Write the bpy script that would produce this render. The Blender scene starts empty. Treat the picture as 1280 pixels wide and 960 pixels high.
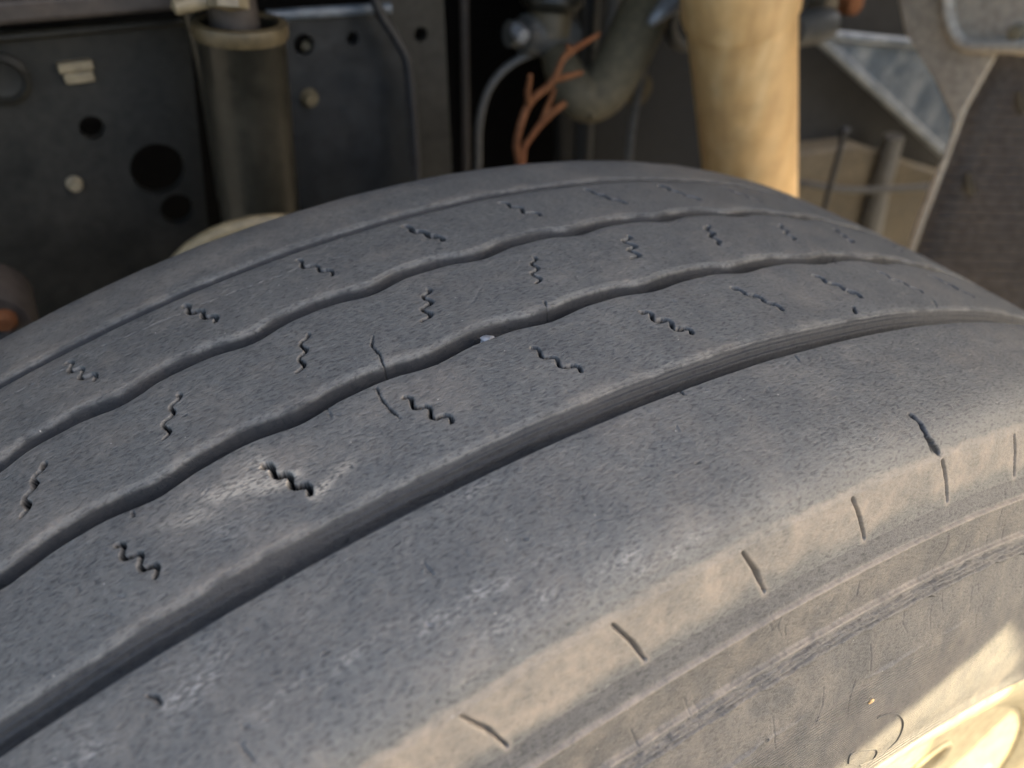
import bpy, bmesh, math, random
import numpy as np
from mathutils import Vector, Matrix

random.seed(7)
rng = np.random.default_rng(11)
scene = bpy.context.scene
C = scene.collection
Z0 = 0.5                      # hub height above the ground; the tyre radius is 0.5 m

# ------------------------------------------------------------------ camera
CAM = np.array([-0.12431580, -0.19041013, 0.63915824])          # hub-centred
RM = np.array([[0.862268901, -0.505870505, 0.024235811],
               [0.299029696, 0.547158548, 0.781792021],
               [-0.408746356, -0.666867720, 0.623068103]])       # rows: right, up, back
FPX = 1024.725
PW, PH = 1280, 960
cd = bpy.data.cameras.new('camera')
cam = bpy.data.objects.new('camera', cd)
C.objects.link(cam)
M4 = Matrix(RM.T.tolist()).to_4x4()
M4.translation = Vector((CAM[0], CAM[1], CAM[2] + Z0))
cam.matrix_world = M4
cd.sensor_width = 36.0
cd.lens = FPX / PW * 36.0
cd.clip_start = 0.005
cd.clip_end = 200
cd.dof.use_dof = True
cd.dof.focus_distance = 0.238
cd.dof.aperture_fstop = 9.0
cd.dof.aperture_blades = 0
scene.camera = cam

# ------------------------------------------------------------------ sky, sun, exposure
SUN = np.array([0.72, -0.38, 0.58]); SUN /= np.linalg.norm(SUN)
world = bpy.data.worlds.new('World')
scene.world = world
world.use_nodes = True
wn = world.node_tree.nodes
sky = wn.new('ShaderNodeTexSky')
sky.sky_type = 'NISHITA'
sky.sun_disc = False
sky.sun_elevation = math.asin(SUN[2])
sky.sun_rotation = math.atan2(SUN[0], SUN[1])
sky.dust_density = 4.0
sky.ozone_density = 0.6
sky.air_density = 0.9
bg = wn['Background']
bg.inputs['Strength'].default_value = 0.12
world.node_tree.links.new(sky.outputs[0], bg.inputs['Color'])
sl = bpy.data.lights.new('sun', 'SUN')
sl.energy = 5.0
sl.angle = math.radians(0.42)
sl.color = (1.0, 0.84, 0.54)
so = bpy.data.objects.new('sun', sl)
so.rotation_euler = Vector(SUN.tolist()).to_track_quat('Z', 'Y').to_euler()
so.location = (1.5, -3, 5)
C.objects.link(so)
scene.view_settings.view_transform = 'Standard'
scene.view_settings.look = 'None'
scene.view_settings.gamma = 1.0
scene.view_settings.use_curve_mapping = False
scene.view_settings.exposure = 2.48

# ------------------------------------------------------------------ pixel helpers
def ray(px):
    d = np.array([(px[0] - PW / 2) / FPX, -(px[1] - PH / 2) / FPX, -1.0]) @ RM
    return d / np.linalg.norm(d)
def at_y(px, y):              # point where the pixel's ray meets the plane y (hub coords, world z)
    d = ray(px); t = (y - CAM[1]) / d[1]
    P = CAM + t * d
    return Vector((P[0], P[1], P[2] + Z0))
def at_x(px, x):
    d = ray(px); t = (x - CAM[0]) / d[0]
    P = CAM + t * d
    return Vector((P[0], P[1], P[2] + Z0))
def at_d(px, dist):
    P = CAM + dist * ray(px)
    return Vector((P[0], P[1], P[2] + Z0))
R0, KC = 0.5, 0.474175
SHOULDER = ([-0.1131, -0.1094, -0.1078, -0.1038, -0.0970, -0.0880], [0.4720, 0.4832, 0.4868, 0.4915, 0.4947, 0.49633])
def tread(px):                # (theta, y) on the crowned tread
    d = ray(px)
    t = np.linspace(0.05, 0.7, 6000)
    P = CAM[None] + t[:, None] * d
    g = np.hypot(P[:, 0], P[:, 2]) - np.where(P[:, 1] < -0.088, np.interp(P[:, 1], SHOULDER[0], SHOULDER[1]), R0 - KC * P[:, 1] ** 2)
    i = np.where(g <= 0)[0]
    i = i[0] if len(i) else int(g.argmin())
    return math.atan2(P[i, 0], P[i, 2]), P[i, 1]

# ------------------------------------------------------------------ materials
def new_mat(name):
    m = bpy.data.materials.new(name); m.use_nodes = True
    nt = m.node_tree
    return m, nt, nt.nodes['Principled BSDF']
def N(nt, typ, **kw):
    n = nt.nodes.new(typ)
    for k_, v in kw.items():
        if k_.startswith('i_'):
            key = k_[2:]
            key = int(key) if key.isdigit() else key
            n.inputs[key].default_value = v
        else:
            setattr(n, k_, v)
    return n
def L(nt, a, b): nt.links.new(a, b)
def ramp(nt, src, stops):
    r = nt.nodes.new('ShaderNodeValToRGB')
    e = r.color_ramp.elements
    while len(e) < len(stops): e.new(0.5)
    for el, (p, c) in zip(e, stops):
        el.position = p
        el.color = (c, c, c, 1) if isinstance(c, (int, float)) else (*c, 1)
    L(nt, src, r.inputs[0]); return r
def mix(nt, fac, a, b, mode='MIX'):
    n = nt.nodes.new('ShaderNodeMix'); n.data_type = 'RGBA'; n.blend_type = mode
    for s, v in ((n.inputs[0], fac), (n.inputs[6], a), (n.inputs[7], b)):
        if hasattr(v, 'is_linked'): L(nt, v, s)
        elif isinstance(v, (int, float)): s.default_value = v
        else: s.default_value = (*v, 1)
    return n.outputs[2]
def math_n(nt, op, a, b=0.0):
    n = nt.nodes.new('ShaderNodeMath'); n.operation = op; n.use_clamp = False
    for s, v in ((n.inputs[0], a), (n.inputs[1], b)):
        if hasattr(v, 'is_linked'): L(nt, v, s)
        else: s.default_value = v
    return n.outputs[0]

def dirty(name, col, dust=(0.25, 0.2, 0.13), amount=0.35, rough=0.55, metal=0.0, scale=18, bump=0.15, spec=0.4):
    m, nt, p = new_mat(name)
    tc = N(nt, 'ShaderNodeTexCoord')
    n1 = N(nt, 'ShaderNodeTexNoise', i_Scale=scale, i_Detail=7.0, i_Roughness=0.62)
    n2 = N(nt, 'ShaderNodeTexNoise', i_Scale=scale * 9, i_Detail=4.0)
    L(nt, tc.outputs['Object'], n1.inputs['Vector']); L(nt, tc.outputs['Object'], n2.inputs['Vector'])
    f = ramp(nt, n1.outputs[0], [(0.38, 0.0), (0.72, amount)])
    g = ramp(nt, n2.outputs[0], [(0.3, 0.72), (0.7, 1.2)])
    c = mix(nt, f.outputs[0], col, dust)
    c = mix(nt, 1.0, c, g.outputs[0], 'MULTIPLY')
    L(nt, c, p.inputs['Base Color'])
    r = ramp(nt, n1.outputs[0], [(0.3, rough * 0.8), (0.75, min(1, rough * 1.35))])
    L(nt, r.outputs[0], p.inputs['Roughness'])
    p.inputs['Metallic'].default_value = metal
    p.inputs['Specular IOR Level'].default_value = spec
    b = N(nt, 'ShaderNodeBump', i_Strength=bump, i_Distance=0.002)
    L(nt, n2.outputs[0], b.inputs['Height']); L(nt, b.outputs[0], p.inputs['Normal'])
    return m

def rubber(name, kind):
    """worn rubber; UV = millimetres along and across the tread; attributes: dust (0..1), scuff (0..1)"""
    m, nt, p = new_mat(name)
    uv = N(nt, 'ShaderNodeUVMap'); uv.uv_map = 'UVMap'
    mp = N(nt, 'ShaderNodeMapping'); L(nt, uv.outputs[0], mp.inputs['Vector'])
    mp.inputs['Scale'].default_value = (1000, 1000, 1000)          # millimetres
    v = mp.outputs[0]
    fl = N(nt, 'ShaderNodeMapping'); L(nt, v, fl.inputs['Vector'])    # abrasion flecks lie askew
    fl.inputs['Rotation'].default_value = (0, 0, math.radians(38))
    fl.inputs['Scale'].default_value = (0.42, 1.0, 1.0)
    big = N(nt, 'ShaderNodeTexNoise', i_Scale=0.055, i_Detail=5.0, i_Roughness=0.6); L(nt, v, big.inputs['Vector'])
    mid = N(nt, 'ShaderNodeTexNoise', i_Scale=0.33, i_Detail=6.0, i_Roughness=0.68); L(nt, v, mid.inputs['Vector'])
    flk = N(nt, 'ShaderNodeTexNoise', i_Scale=1.25, i_Detail=3.0, i_Roughness=0.55, i_Distortion=0.4); L(nt, fl.outputs[0], flk.inputs['Vector'])
    fin = N(nt, 'ShaderNodeTexNoise', i_Scale=2.6, i_Detail=3.0, i_Roughness=0.7); L(nt, v, fin.inputs['Vector'])
    at = N(nt, 'ShaderNodeAttribute'); at.attribute_name = 'dust'
    sc = N(nt, 'ShaderNodeAttribute'); sc.attribute_name = 'scuff'
    if kind == 'tread':
        lo, hi = (0.070, 0.068, 0.061), (0.122, 0.118, 0.106)
    elif kind == 'groove':
        lo, hi = (0.020, 0.020, 0.020), (0.046, 0.045, 0.044)
    else:
        lo, hi = (0.046, 0.044, 0.041), (0.088, 0.084, 0.077)
    a = ramp(nt, mid.outputs[0], [(0.25, lo), (0.75, hi)])
    b = ramp(nt, flk.outputs[0], [(0.35, 0.44), (0.46, 0.96), (0.62, 1.10), (0.76, 1.4)])
    c = mix(nt, 0.9, a.outputs[0], b.outputs[0], 'MULTIPLY')
    g = ramp(nt, big.outputs[0], [(0.3, (0.86, 0.85, 0.84)), (0.7, (1.16, 1.14, 1.1))])
    c = mix(nt, 1.0, c, g.outputs[0], 'MULTIPLY')
    h = ramp(nt, fin.outputs[0], [(0.25, 0.78), (0.75, 1.22)])
    c = mix(nt, 1.0, c, h.outputs[0], 'MULTIPLY')
    # pale dust held by the masks, broken by noise
    dn = ramp(nt, mid.outputs[0], [(0.30, 0.45), (0.66, 1.15)])
    df = math_n(nt, 'MULTIPLY', at.outputs['Fac'], dn.outputs[0])
    cl = N(nt, 'ShaderNodeClamp'); L(nt, df, cl.inputs[0])
    c = mix(nt, cl.outputs[0], c, (0.238, 0.195, 0.146))
    ck = N(nt, 'ShaderNodeAttribute'); ck.attribute_name = 'chalk'
    ckn = ramp(nt, flk.outputs[0], [(0.40, 0.08), (0.56, 0.85), (0.7, 1.1)])
    ckc = N(nt, 'ShaderNodeClamp'); L(nt, math_n(nt, 'MULTIPLY', ck.outputs['Fac'], ckn.outputs[0]), ckc.inputs[0])
    c = mix(nt, ckc.outputs[0], c, (0.34, 0.295, 0.225))
    sn = ramp(nt, flk.outputs[0], [(0.46, 0.0), (0.62, 1.0)])
    sf = math_n(nt, 'MULTIPLY', math_n(nt, 'MULTIPLY', sc.outputs['Fac'], 0.6), sn.outputs[0])
    c = mix(nt, sf, c, (0.30, 0.275, 0.235))
    # scattered mineral specks
    vo = N(nt, 'ShaderNodeTexVoronoi', i_Scale=0.27); L(nt, v, vo.inputs['Vector'])
    sr = ramp(nt, vo.outputs['Distance'], [(0.035, 1.0), (0.060, 0.0)])
    hv = N(nt, 'ShaderNodeSeparateColor'); L(nt, vo.outputs['Color'], hv.inputs[0])
    hs = ramp(nt, hv.outputs[0], [(0.66, 0.0), (0.80, 0.8)])
    sp = math_n(nt, 'MULTIPLY', sr.outputs[0], hs.outputs[0])
    c = mix(nt, sp, c, (0.46, 0.42, 0.35))
    # dark nicks
    vo2 = N(nt, 'ShaderNodeTexVoronoi', i_Scale=0.16); L(nt, fl.outputs[0], vo2.inputs['Vector'])
    nr = ramp(nt, vo2.outputs['Distance'], [(0.045, 1.0), (0.085, 0.0)])
    hv2 = N(nt, 'ShaderNodeSeparateColor'); L(nt, vo2.outputs['Color'], hv2.inputs[0])
    hs2 = ramp(nt, hv2.outputs[1], [(0.84, 0.0), (0.9, 1.0)])
    nk = math_n(nt, 'MULTIPLY', nr.outputs[0], hs2.outputs[0])
    c = mix(nt, math_n(nt, 'MULTIPLY', nk, 0.65), c, (0.02, 0.019, 0.018))
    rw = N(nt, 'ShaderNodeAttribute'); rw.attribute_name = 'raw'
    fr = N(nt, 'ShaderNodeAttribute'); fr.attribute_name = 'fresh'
    c = mix(nt, fr.outputs['Fac'], c, (0.017, 0.0175, 0.0185))  # groove shade painted into the colour, with darker unworn rubber
    c = mix(nt, rw.outputs['Fac'], c, (0.015, 0.0145, 0.014))  # shade painted inside slits and cracks, over blacker unabraded rubber
    L(nt, c, p.inputs['Base Color'])
    rr = ramp(nt, mid.outputs[0], [(0.2, 0.50 if kind != 'groove' else 0.42), (0.8, 0.72 if kind != 'groove' else 0.6)])
    L(nt, rr.outputs[0], p.inputs['Roughness'])
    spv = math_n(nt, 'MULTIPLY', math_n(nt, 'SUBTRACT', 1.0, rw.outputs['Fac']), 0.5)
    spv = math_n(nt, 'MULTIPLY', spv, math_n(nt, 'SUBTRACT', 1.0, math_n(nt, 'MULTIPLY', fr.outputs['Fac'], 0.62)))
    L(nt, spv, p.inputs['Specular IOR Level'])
    hsum = math_n(nt, 'ADD', math_n(nt, 'MULTIPLY', flk.outputs[0], 0.9), math_n(nt, 'MULTIPLY', fin.outputs[0], 0.45))
    hsum = math_n(nt, 'ADD', hsum, math_n(nt, 'MULTIPLY', mid.outputs[0], 0.4))
    hsum = math_n(nt, 'SUBTRACT', hsum, math_n(nt, 'MULTIPLY', nk, 1.2))
    if kind == 'side':
        # fine moulded rings round the lower sidewall
        sx = N(nt, 'ShaderNodeSeparateXYZ'); L(nt, v, sx.inputs[0])
        w = math_n(nt, 'SINE', math_n(nt, 'MULTIPLY', sx.outputs['Y'], 2 * math.pi / 1.0))
        rn = N(nt, 'ShaderNodeAttribute'); rn.attribute_name = 'rings'
        hsum = math_n(nt, 'ADD', hsum, math_n(nt, 'MULTIPLY', math_n(nt, 'MULTIPLY', w, rn.outputs['Fac']), 0.9))
    bp = N(nt, 'ShaderNodeBump', i_Strength=0.55 if kind != 'side' else 0.75, i_Distance=0.0006)
    L(nt, hsum, bp.inputs['Height']); L(nt, bp.outputs[0], p.inputs['Normal'])
    return m

M = {}
M['tread'] = rubber('worn_tread_rubber', 'tread')
M['groove'] = rubber('groove_rubber', 'groove')
M['side'] = rubber('dusty_sidewall_rubber', 'side')
M['rail'] = dirty('frame_paint', (0.0145, 0.0142, 0.0115), (0.036, 0.031, 0.022), 0.5, 0.5, spec=0.3)
M['rail_blue'] = dirty('frame_paint_blue', (0.0115, 0.0135, 0.0150), (0.027, 0.027, 0.025), 0.4, 0.42, spec=0.35)
M['flange'] = dirty('flange_paint', (0.030, 0.025, 0.021), (0.07, 0.052, 0.038), 0.6, 0.6)
M['tube_dark'] = dirty('bushing_steel', (0.016, 0.0145, 0.010), (0.042, 0.035, 0.021), 0.5, 0.36, 0.1)
M['brass'] = dirty('dusty_brass', (0.08, 0.06, 0.03), (0.11, 0.08, 0.045), 0.5, 0.45)
M['bolt'] = dirty('pale_bolt', (0.20, 0.165, 0.10), (0.15, 0.115, 0.07), 0.5, 0.5)
M['tan'] = dirty('tan_dust_metal', (0.26, 0.20, 0.105), (0.17, 0.13, 0.075), 0.6, 0.5)
M['black'] = dirty('black_recess', (0.004, 0.0037, 0.0034), (0.010, 0.009, 0.008), 0.3, 0.9, spec=0.04)  # shade of holes and hollows put into the colour, almost no sheen
M['hose'] = dirty('olive_hose', (0.080, 0.064, 0.036), (0.13, 0.105, 0.06), 0.6, 0.75, spec=0.25)
M['cable'] = dirty('black_cable', (0.018, 0.018, 0.018), (0.06, 0.05, 0.04), 0.3, 0.5)
M['wire'] = dirty('grey_wire', (0.085, 0.078, 0.066), (0.15, 0.13, 0.1), 0.4, 0.5)
M['copper'] = dirty('rust_orange', (0.13, 0.048, 0.02), (0.16, 0.08, 0.036), 0.6, 0.8, spec=0.1)
M['silver'] = dirty('galvanised', (0.24, 0.245, 0.25), (0.2, 0.18, 0.15), 0.4, 0.4, 0.2)
M['grey'] = dirty('grey_cast', (0.06, 0.06, 0.055), (0.11, 0.09, 0.065), 0.5, 0.5)
M['bracket'] = dirty('blue_grey_panel', (0.06, 0.075, 0.09), (0.24, 0.25, 0.245), 0.8, 0.36, 0.0, 26)
M['beige'] = dirty('beige_bodywork', (0.40, 0.335, 0.25), (0.48, 0.41, 0.30), 0.6, 0.55)
M['flap'] = dirty('mud_flap_rubber', (0.125, 0.108, 0.094), (0.21, 0.17, 0.13), 0.55, 0.8, 0.0, 14, spec=0.15)
M['dustmetal'] = dirty('dusty_beam', (0.075, 0.059, 0.037), (0.14, 0.11, 0.068), 0.6, 0.7, spec=0.2)
M['dark'] = dirty('engine_shadow', (0.012, 0.0125, 0.013), (0.030, 0.028, 0.023), 0.4, 0.6, spec=0.2)  # one even dark grey shared by the background sheets
M['cream'] = dirty('cream_wheel_paint', (0.42, 0.345, 0.20), (0.36, 0.29, 0.165), 0.35, 0.75, spec=0.2)
M['earth'] = dirty('earth', (0.105, 0.098, 0.085), (0.16, 0.145, 0.12), 0.7, 0.9, 0.0, 2.5, 0.5)

def pole_mat():
    m, nt, p = new_mat('streaked_tan_tube')
    tc = N(nt, 'ShaderNodeTexCoord')
    mp = N(nt, 'ShaderNodeMapping'); L(nt, tc.outputs['Object'], mp.inputs['Vector'])
    mp.inputs['Scale'].default_value = (46, 46, 1.2)
    n = N(nt, 'ShaderNodeTexNoise', i_Scale=1.6, i_Detail=6.0, i_Roughness=0.6); L(nt, mp.outputs[0], n.inputs['Vector'])
    n2 = N(nt, 'ShaderNodeTexNoise', i_Scale=60, i_Detail=4.0); L(nt, tc.outputs['Object'], n2.inputs['Vector'])
    r = ramp(nt, n.outputs[0], [(0.25, (0.50, 0.29, 0.11)), (0.5, (0.60, 0.37, 0.15)), (0.75, (0.69, 0.47, 0.22))])
    g = ramp(nt, n2.outputs[0], [(0.3, 0.85), (0.7, 1.08)])
    L(nt, mix(nt, 1.0, r.outputs[0], g.outputs[0], 'MULTIPLY'), p.inputs['Base Color'])
    p.inputs['Roughness'].default_value = 0.45
    b = N(nt, 'ShaderNodeBump', i_Strength=0.2, i_Distance=0.001); L(nt, n.outputs[0], b.inputs['Height'])
    L(nt, b.outputs[0], p.inputs['Normal'])
    return m
M['pole'] = pole_mat()

# ------------------------------------------------------------------ object helpers
def link(o, parent=None):
    C.objects.link(o)
    if parent is not None:
        o.parent = parent
        o.matrix_parent_inverse = Matrix.Translation(-parent.location)
    return o
def tag(o, label=None, cat=None, group=None, kind=None):
    if label: o['label'] = label
    if cat: o['category'] = cat
    if group: o['group'] = group
    if kind: o['kind'] = kind
    return o
def empty(name, loc, label, cat, group=None):
    o = bpy.data.objects.new(name, None); o.location = loc; o.empty_display_size = 0.05
    C.objects.link(o)
    return tag(o, label, cat, group)
def from_bm(name, bm, mat, parent=None, smooth=True, bevel=0.0):
    bmesh.ops.recalc_face_normals(bm, faces=bm.faces)
    me = bpy.data.meshes.new(name); bm.to_mesh(me); bm.free()
    me.materials.append(M[mat])
    o = bpy.data.objects.new(name, me); link(o, parent)
    if bevel:
        md = o.modifiers.new('bevel', 'BEVEL'); md.width = bevel; md.segments = 3; md.limit_method = 'ANGLE'
    if smooth:
        for f in me.polygons: f.use_smooth = True
        me.set_sharp_from_angle(angle=math.radians(42))
    return o
def box(name, lo, hi, mat, parent=None, bevel=0.002):
    bm = bmesh.new()
    bmesh.ops.create_cube(bm, size=1)
    for v in bm.verts:
        v.co = Vector([lo[i] + (v.co[i] + 0.5) * (hi[i] - lo[i]) for i in range(3)])
    return from_bm(name, bm, mat, parent, bevel=bevel)
def tube(name, pts, rad, mat, parent=None, seg=14, sub=8, ends=True):
    """a round bar or hose through the points (Catmull-Rom); rad is a number or one per point"""
    pts = [Vector(q) for q in pts]
    rads = rad if isinstance(rad, (list, tuple)) else [rad] * len(pts)
    P, Rr = [], []
    n = len(pts)
    for i in range(n - 1):
        p0, p1, p2, p3 = pts[max(i - 1, 0)], pts[i], pts[i + 1], pts[min(i + 2, n - 1)]
        for j in range(sub):
            t = j / sub
            P.append(0.5 * ((2 * p1) + (p2 - p0) * t + (2 * p0 - 5 * p1 + 4 * p2 - p3) * t * t + (3 * p1 - p0 - 3 * p2 + p3) * t ** 3))
            Rr.append(rads[i] * (1 - t) + rads[i + 1] * t)
    P.append(pts[-1]); Rr.append(rads[-1])
    bm = bmesh.new(); rings = []
    up = Vector((0.13, 0.31, 0.94))
    for i, q in enumerate(P):
        tg = (P[min(i + 1, len(P) - 1)] - P[max(i - 1, 0)]).normalized()
        a = tg.cross(up)
        if a.length < 1e-3: a = tg.orthogonal()
        a.normalize(); b = tg.cross(a)
        rings.append([bm.verts.new(q + Rr[i] * (a * math.cos(u) + b * math.sin(u))) for u in (2 * math.pi * k / seg for k in range(seg))])
    for r1, r2 in zip(rings, rings[1:]):
        for k in range(seg):
            bm.faces.new((r1[k], r1[(k + 1) % seg], r2[(k + 1) % seg], r2[k]))
    if ends:
        bm.faces.new(rings[0]); bm.faces.new(rings[-1][::-1])
    return from_bm(name, bm, mat, parent)
def lathe(name, prof, center, axis, mat, parent=None, seg=48):
    """prof: (radius, height) pairs spun round axis through center"""
    axis = Vector(axis).normalized(); a = axis.orthogonal().normalized(); b = axis.cross(a)
    bm = bmesh.new(); rings = []
    for r, h in prof:
        if r < 1e-6: rings.append([bm.verts.new(Vector(center) + axis * h)])
        else: rings.append([bm.verts.new(Vector(center) + axis * h + r * (a * math.cos(u) + b * math.sin(u))) for u in (2 * math.pi * k / seg for k in range(seg))])
    for r1, r2 in zip(rings, rings[1:]):
        for k in range(seg):
            k2 = (k + 1) % seg
            vs = ([r1[0]] if len(r1) == 1 else [r1[k], r1[k2]]) + ([r2[0]] if len(r2) == 1 else [r2[k2], r2[k]])
            if len(vs) > 2: bm.faces.new(vs)
    return from_bm(name, bm, mat, parent)
def plate(name, outline, thick, mat, parent=None, holes=(), bevel=0.0):
    """planar outline (3-D points) with round holes (centre, radius), extruded by the vector thick"""
    outline = [Vector(q) for q in outline]; thick = Vector(thick); nrm = thick.normalized()
    a = (outline[1] - outline[0]); a -= nrm * a.dot(nrm); a.normalize(); b = nrm.cross(a)
    bm = bmesh.new(); es = []
    def loop(ps):
        vs = [bm.verts.new(q) for q in ps]
        for i in range(len(vs)): es.append(bm.edges.new((vs[i], vs[(i + 1) % len(vs)])))
    loop(outline)
    for c, r in holes:
        c = Vector(c); c = c - nrm * (c - outline[0]).dot(nrm)
        loop([c + r * (a * math.cos(u) + b * math.sin(u)) for u in (2 * math.pi * k / 28 for k in range(28))])
    bmesh.ops.triangle_fill(bm, use_beauty=True, use_dissolve=False, edges=es)
    g = bmesh.ops.extrude_face_region(bm, geom=bm.faces[:])
    bmesh.ops.translate(bm, vec=thick, verts=[e for e in g['geom'] if isinstance(e, bmesh.types.BMVert)])
    return from_bm(name, bm, mat, parent, bevel=bevel)

# ------------------------------------------------------------------ ground
bm = bmesh.new()
bmesh.ops.create_grid(bm, x_segments=80, y_segments=80, size=30)
for v in bm.verts:
    v.co.z = -0.004 + 0.004 * math.sin(v.co.x * 3.1) * math.cos(v.co.y * 2.3)
tag(from_bm('ground', bm, 'earth'), kind='structure')

# ------------------------------------------------------------------ tyre
def hash2(ix, iy, seed):
    h = (ix.astype(np.int64) * 374761393 + iy.astype(np.int64) * 668265263 + seed * 1442695041) & 0x7fffffff
    h = ((h ^ (h >> 13)) * 1274126177) & 0x7fffffff
    return ((h ^ (h >> 16)) & 0xffff) / 65535.0
def vnoise(x, y, seed):
    ix = np.floor(x); iy = np.floor(y); fx = x - ix; fy = y - iy
    fx = fx * fx * (3 - 2 * fx); fy = fy * fy * (3 - 2 * fy)
    a = hash2(ix, iy, seed); b = hash2(ix + 1, iy, seed); c = hash2(ix, iy + 1, seed); d = hash2(ix + 1, iy + 1, seed)
    return (a * (1 - fx) + b * fx) * (1 - fy) + (c * (1 - fx) + d * fx) * fy - 0.5
def fbm(x, y, scale, seed, octv=3):
    s = 0; amp = 1.0
    for o in range(octv):
        s = s + amp * vnoise(x / scale + 17.3 * o, y / scale - 9.1 * o, seed + o); scale *= 0.47; amp *= 0.5
    return s
def sstep(e0, e1, x):
    t = np.clip((x - e0) / (e1 - e0), 0, 1); return t * t * (3 - 2 * t)

PITCH = 0.08031
W_ = 2 * math.pi / PITCH
# grooves: near crisp edge, far rounded top, depth
GROOVES = [(-0.0643, -0.0550, 0.0064), (-0.0195, -0.0124, 0.0084), (0.0236, 0.0306, 0.0082), (0.0642, 0.0692, 0.0060)]
WAVE = [(0, 0), (0.00085, -0.00065), (0.00115, -0.00055), (0, 0)]
EDGE_OUT, EDGE_IN = -0.0880, 0.0880
crown = lambda y: R0 - KC * y * y

# cross-section rows: (y, r, kind, along) from the outer bead over the tread to the inner bead
side_ctrl = [(-0.1330, 0.350), (-0.1375, 0.372), (-0.1385, 0.388), (-0.1362, 0.406), (-0.1320, 0.4215), (-0.1270, 0.4350),
             (-0.1211, 0.4493), (-0.1172, 0.4638), (-0.1131, 0.4720), (-0.1094, 0.4832), (-0.1078, 0.4868), (-0.1038, 0.4915), (-0.0970, 0.4947), (EDGE_OUT, crown(EDGE_OUT))]
def catmull(ctrl, n_per):
    out = []
    c = [np.array(q) for q in ctrl]
    for i in range(len(c) - 1):
        p0, p1, p2, p3 = c[max(i - 1, 0)], c[i], c[i + 1], c[min(i + 2, len(c) - 1)]
        for j in range(n_per):
            t = j / n_per
            out.append(0.5 * ((2 * p1) + (p2 - p0) * t + (2 * p0 - 5 * p1 + 4 * p2 - p3) * t * t + (3 * p1 - p0 - 3 * p2 + p3) * t ** 3))
    out.append(c[-1]); return np.array(out)
def resample(poly, step):
    s = np.r_[0, np.cumsum(np.hypot(*np.diff(poly, axis=0).T))]
    n = max(2, int(s[-1] / step)); u = np.linspace(0, s[-1], n)
    return np.c_[np.interp(u, s, poly[:, 0]), np.interp(u, s, poly[:, 1])]
SIDE = catmull(side_ctrl, 40)
side_out = resample(SIDE, 0.00035)
side_in = resample(SIDE, 0.0022)[::-1] * np.array([-1, 1])
ys = [EDGE_OUT]
def run(y0, y1, st):
    n = max(1, int(round((y1 - y0) / st))); return list(np.linspace(y0, y1, n + 1)[1:])
for gi, (a, b, dp) in enumerate(GROOVES):
    st = 0.00036 if gi < 2 else 0.00042
    ys += run(ys[-1], a - 0.0012, st)
    ys += run(ys[-1], a, 0.00015)
    ys += run(ys[-1], a + 0.0014, 0.00014)
    ys += run(ys[-1], b + 0.002, 0.00030)
ys += run(ys[-1], EDGE_IN, 0.0008)
ys = np.array(ys)
prof = np.vstack([side_out[:-1], np.c_[ys, crown(ys)], side_in[1:]])
n_so, n_tr = len(side_out) - 1, len(ys)
py, pr = prof[:, 0], prof[:, 1]
tan_ = np.gradient(prof, axis=0); tan_ /= np.linalg.norm(tan_, axis=1)[:, None]
ny, nr = -tan_[:, 1], tan_[:, 0]                 # outward normal in (y, r)
ps = np.r_[0, np.cumsum(np.hypot(*np.diff(prof, axis=0).T))]
# columns
th = [-0.43]
while th[-1] < 0.56:
    x = th[-1]
    th.append(x + (0.00074 if x < 0.12 else 0.00074 + 0.0007 * min(1, (x - 0.12) / 0.25)))
th += list(np.linspace(th[-1], -0.43 + 2 * math.pi, 200)[1:-1])
th = np.array(th); NC = len(th); NR = len(prof)

TH, PY = np.meshgrid(th, py, indexing='ij'); PR = np.broadcast_to(pr, TH.shape)
is_tread = np.zeros(NR, bool); is_tread[n_so:n_so + n_tr] = True
U = TH * R0                                       # metres along the circumference
# wavy grooves
wy = np.zeros_like(TH); depth = np.zeros_like(TH); fresh_groove_shade = np.zeros_like(TH)
for (a, b, dp), (s_, c_) in zip(GROOVES, WAVE):
    mid_ = 0.5 * (a + b); half = 0.5 * (b - a)
    wgt = 1 - sstep(half + 0.003, half + 0.011, np.abs(py - mid_)); wgt[~is_tread] = 0
    if s_ or c_:
        ph = W_ * TH
        wave = s_ * np.sin(ph) + c_ * np.cos(ph) + 0.28 * (s_ * np.sin(2 * ph + 0.6)) + 0.0005 * fbm(U, U * 0 + a, 0.03, 5)
    else:
        wave = 0.0005 * fbm(U, U * 0 + a, 0.05, 9)
    wy += wgt[None, :] * wave
    y = py
    wall_near = np.clip((y - a) / 0.0009, 0, 1)
    top = b + 0.0018
    wl = 0.0046 if a < -0.05 else 0.0030
    wall_far = 1 - 0.88 * np.clip((y - (b - wl)) / wl, 0, 1) - 0.12 * sstep(b - 0.0010, top + 0.0004, y)
    d = dp * wall_near * np.clip(wall_far, 0, 1)
    d[~is_tread] = 0
    fresh_groove_shade += (0.80 if a < -0.05 else 0.90) * sstep(0.02, 0.22, np.broadcast_to(d[None, :] / dp, TH.shape) + 0.12 * fbm(U, PY, 0.006, 23, 3)) * (d > 1e-5)[None, :]  # darker with depth: painted groove shade on top of unworn rubber
    depth += np.broadcast_to(d[None, :], TH.shape) * (1 + 0.10 * fbm(U, PY, 0.02, 21, 2))
    if a < -0.05:                                 # moulded steps in the straight outer groove wall
        for yc, hh, ww in ((b - 0.0030, 0.0010, 0.00030), (b - 0.0017, 0.0009, 0.00026), (b - 0.0008, 0.0006, 0.00022)):
            bump_ = hh * np.exp(-((y - yc) / ww) ** 2); bump_[~is_tread] = 0
            depth -= bump_[None, :] * np.clip(0.7 + 1.6 * fbm(U, PY, 0.035, 33, 2), 0.1, 1.5)
Y = PY + wy
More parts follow.
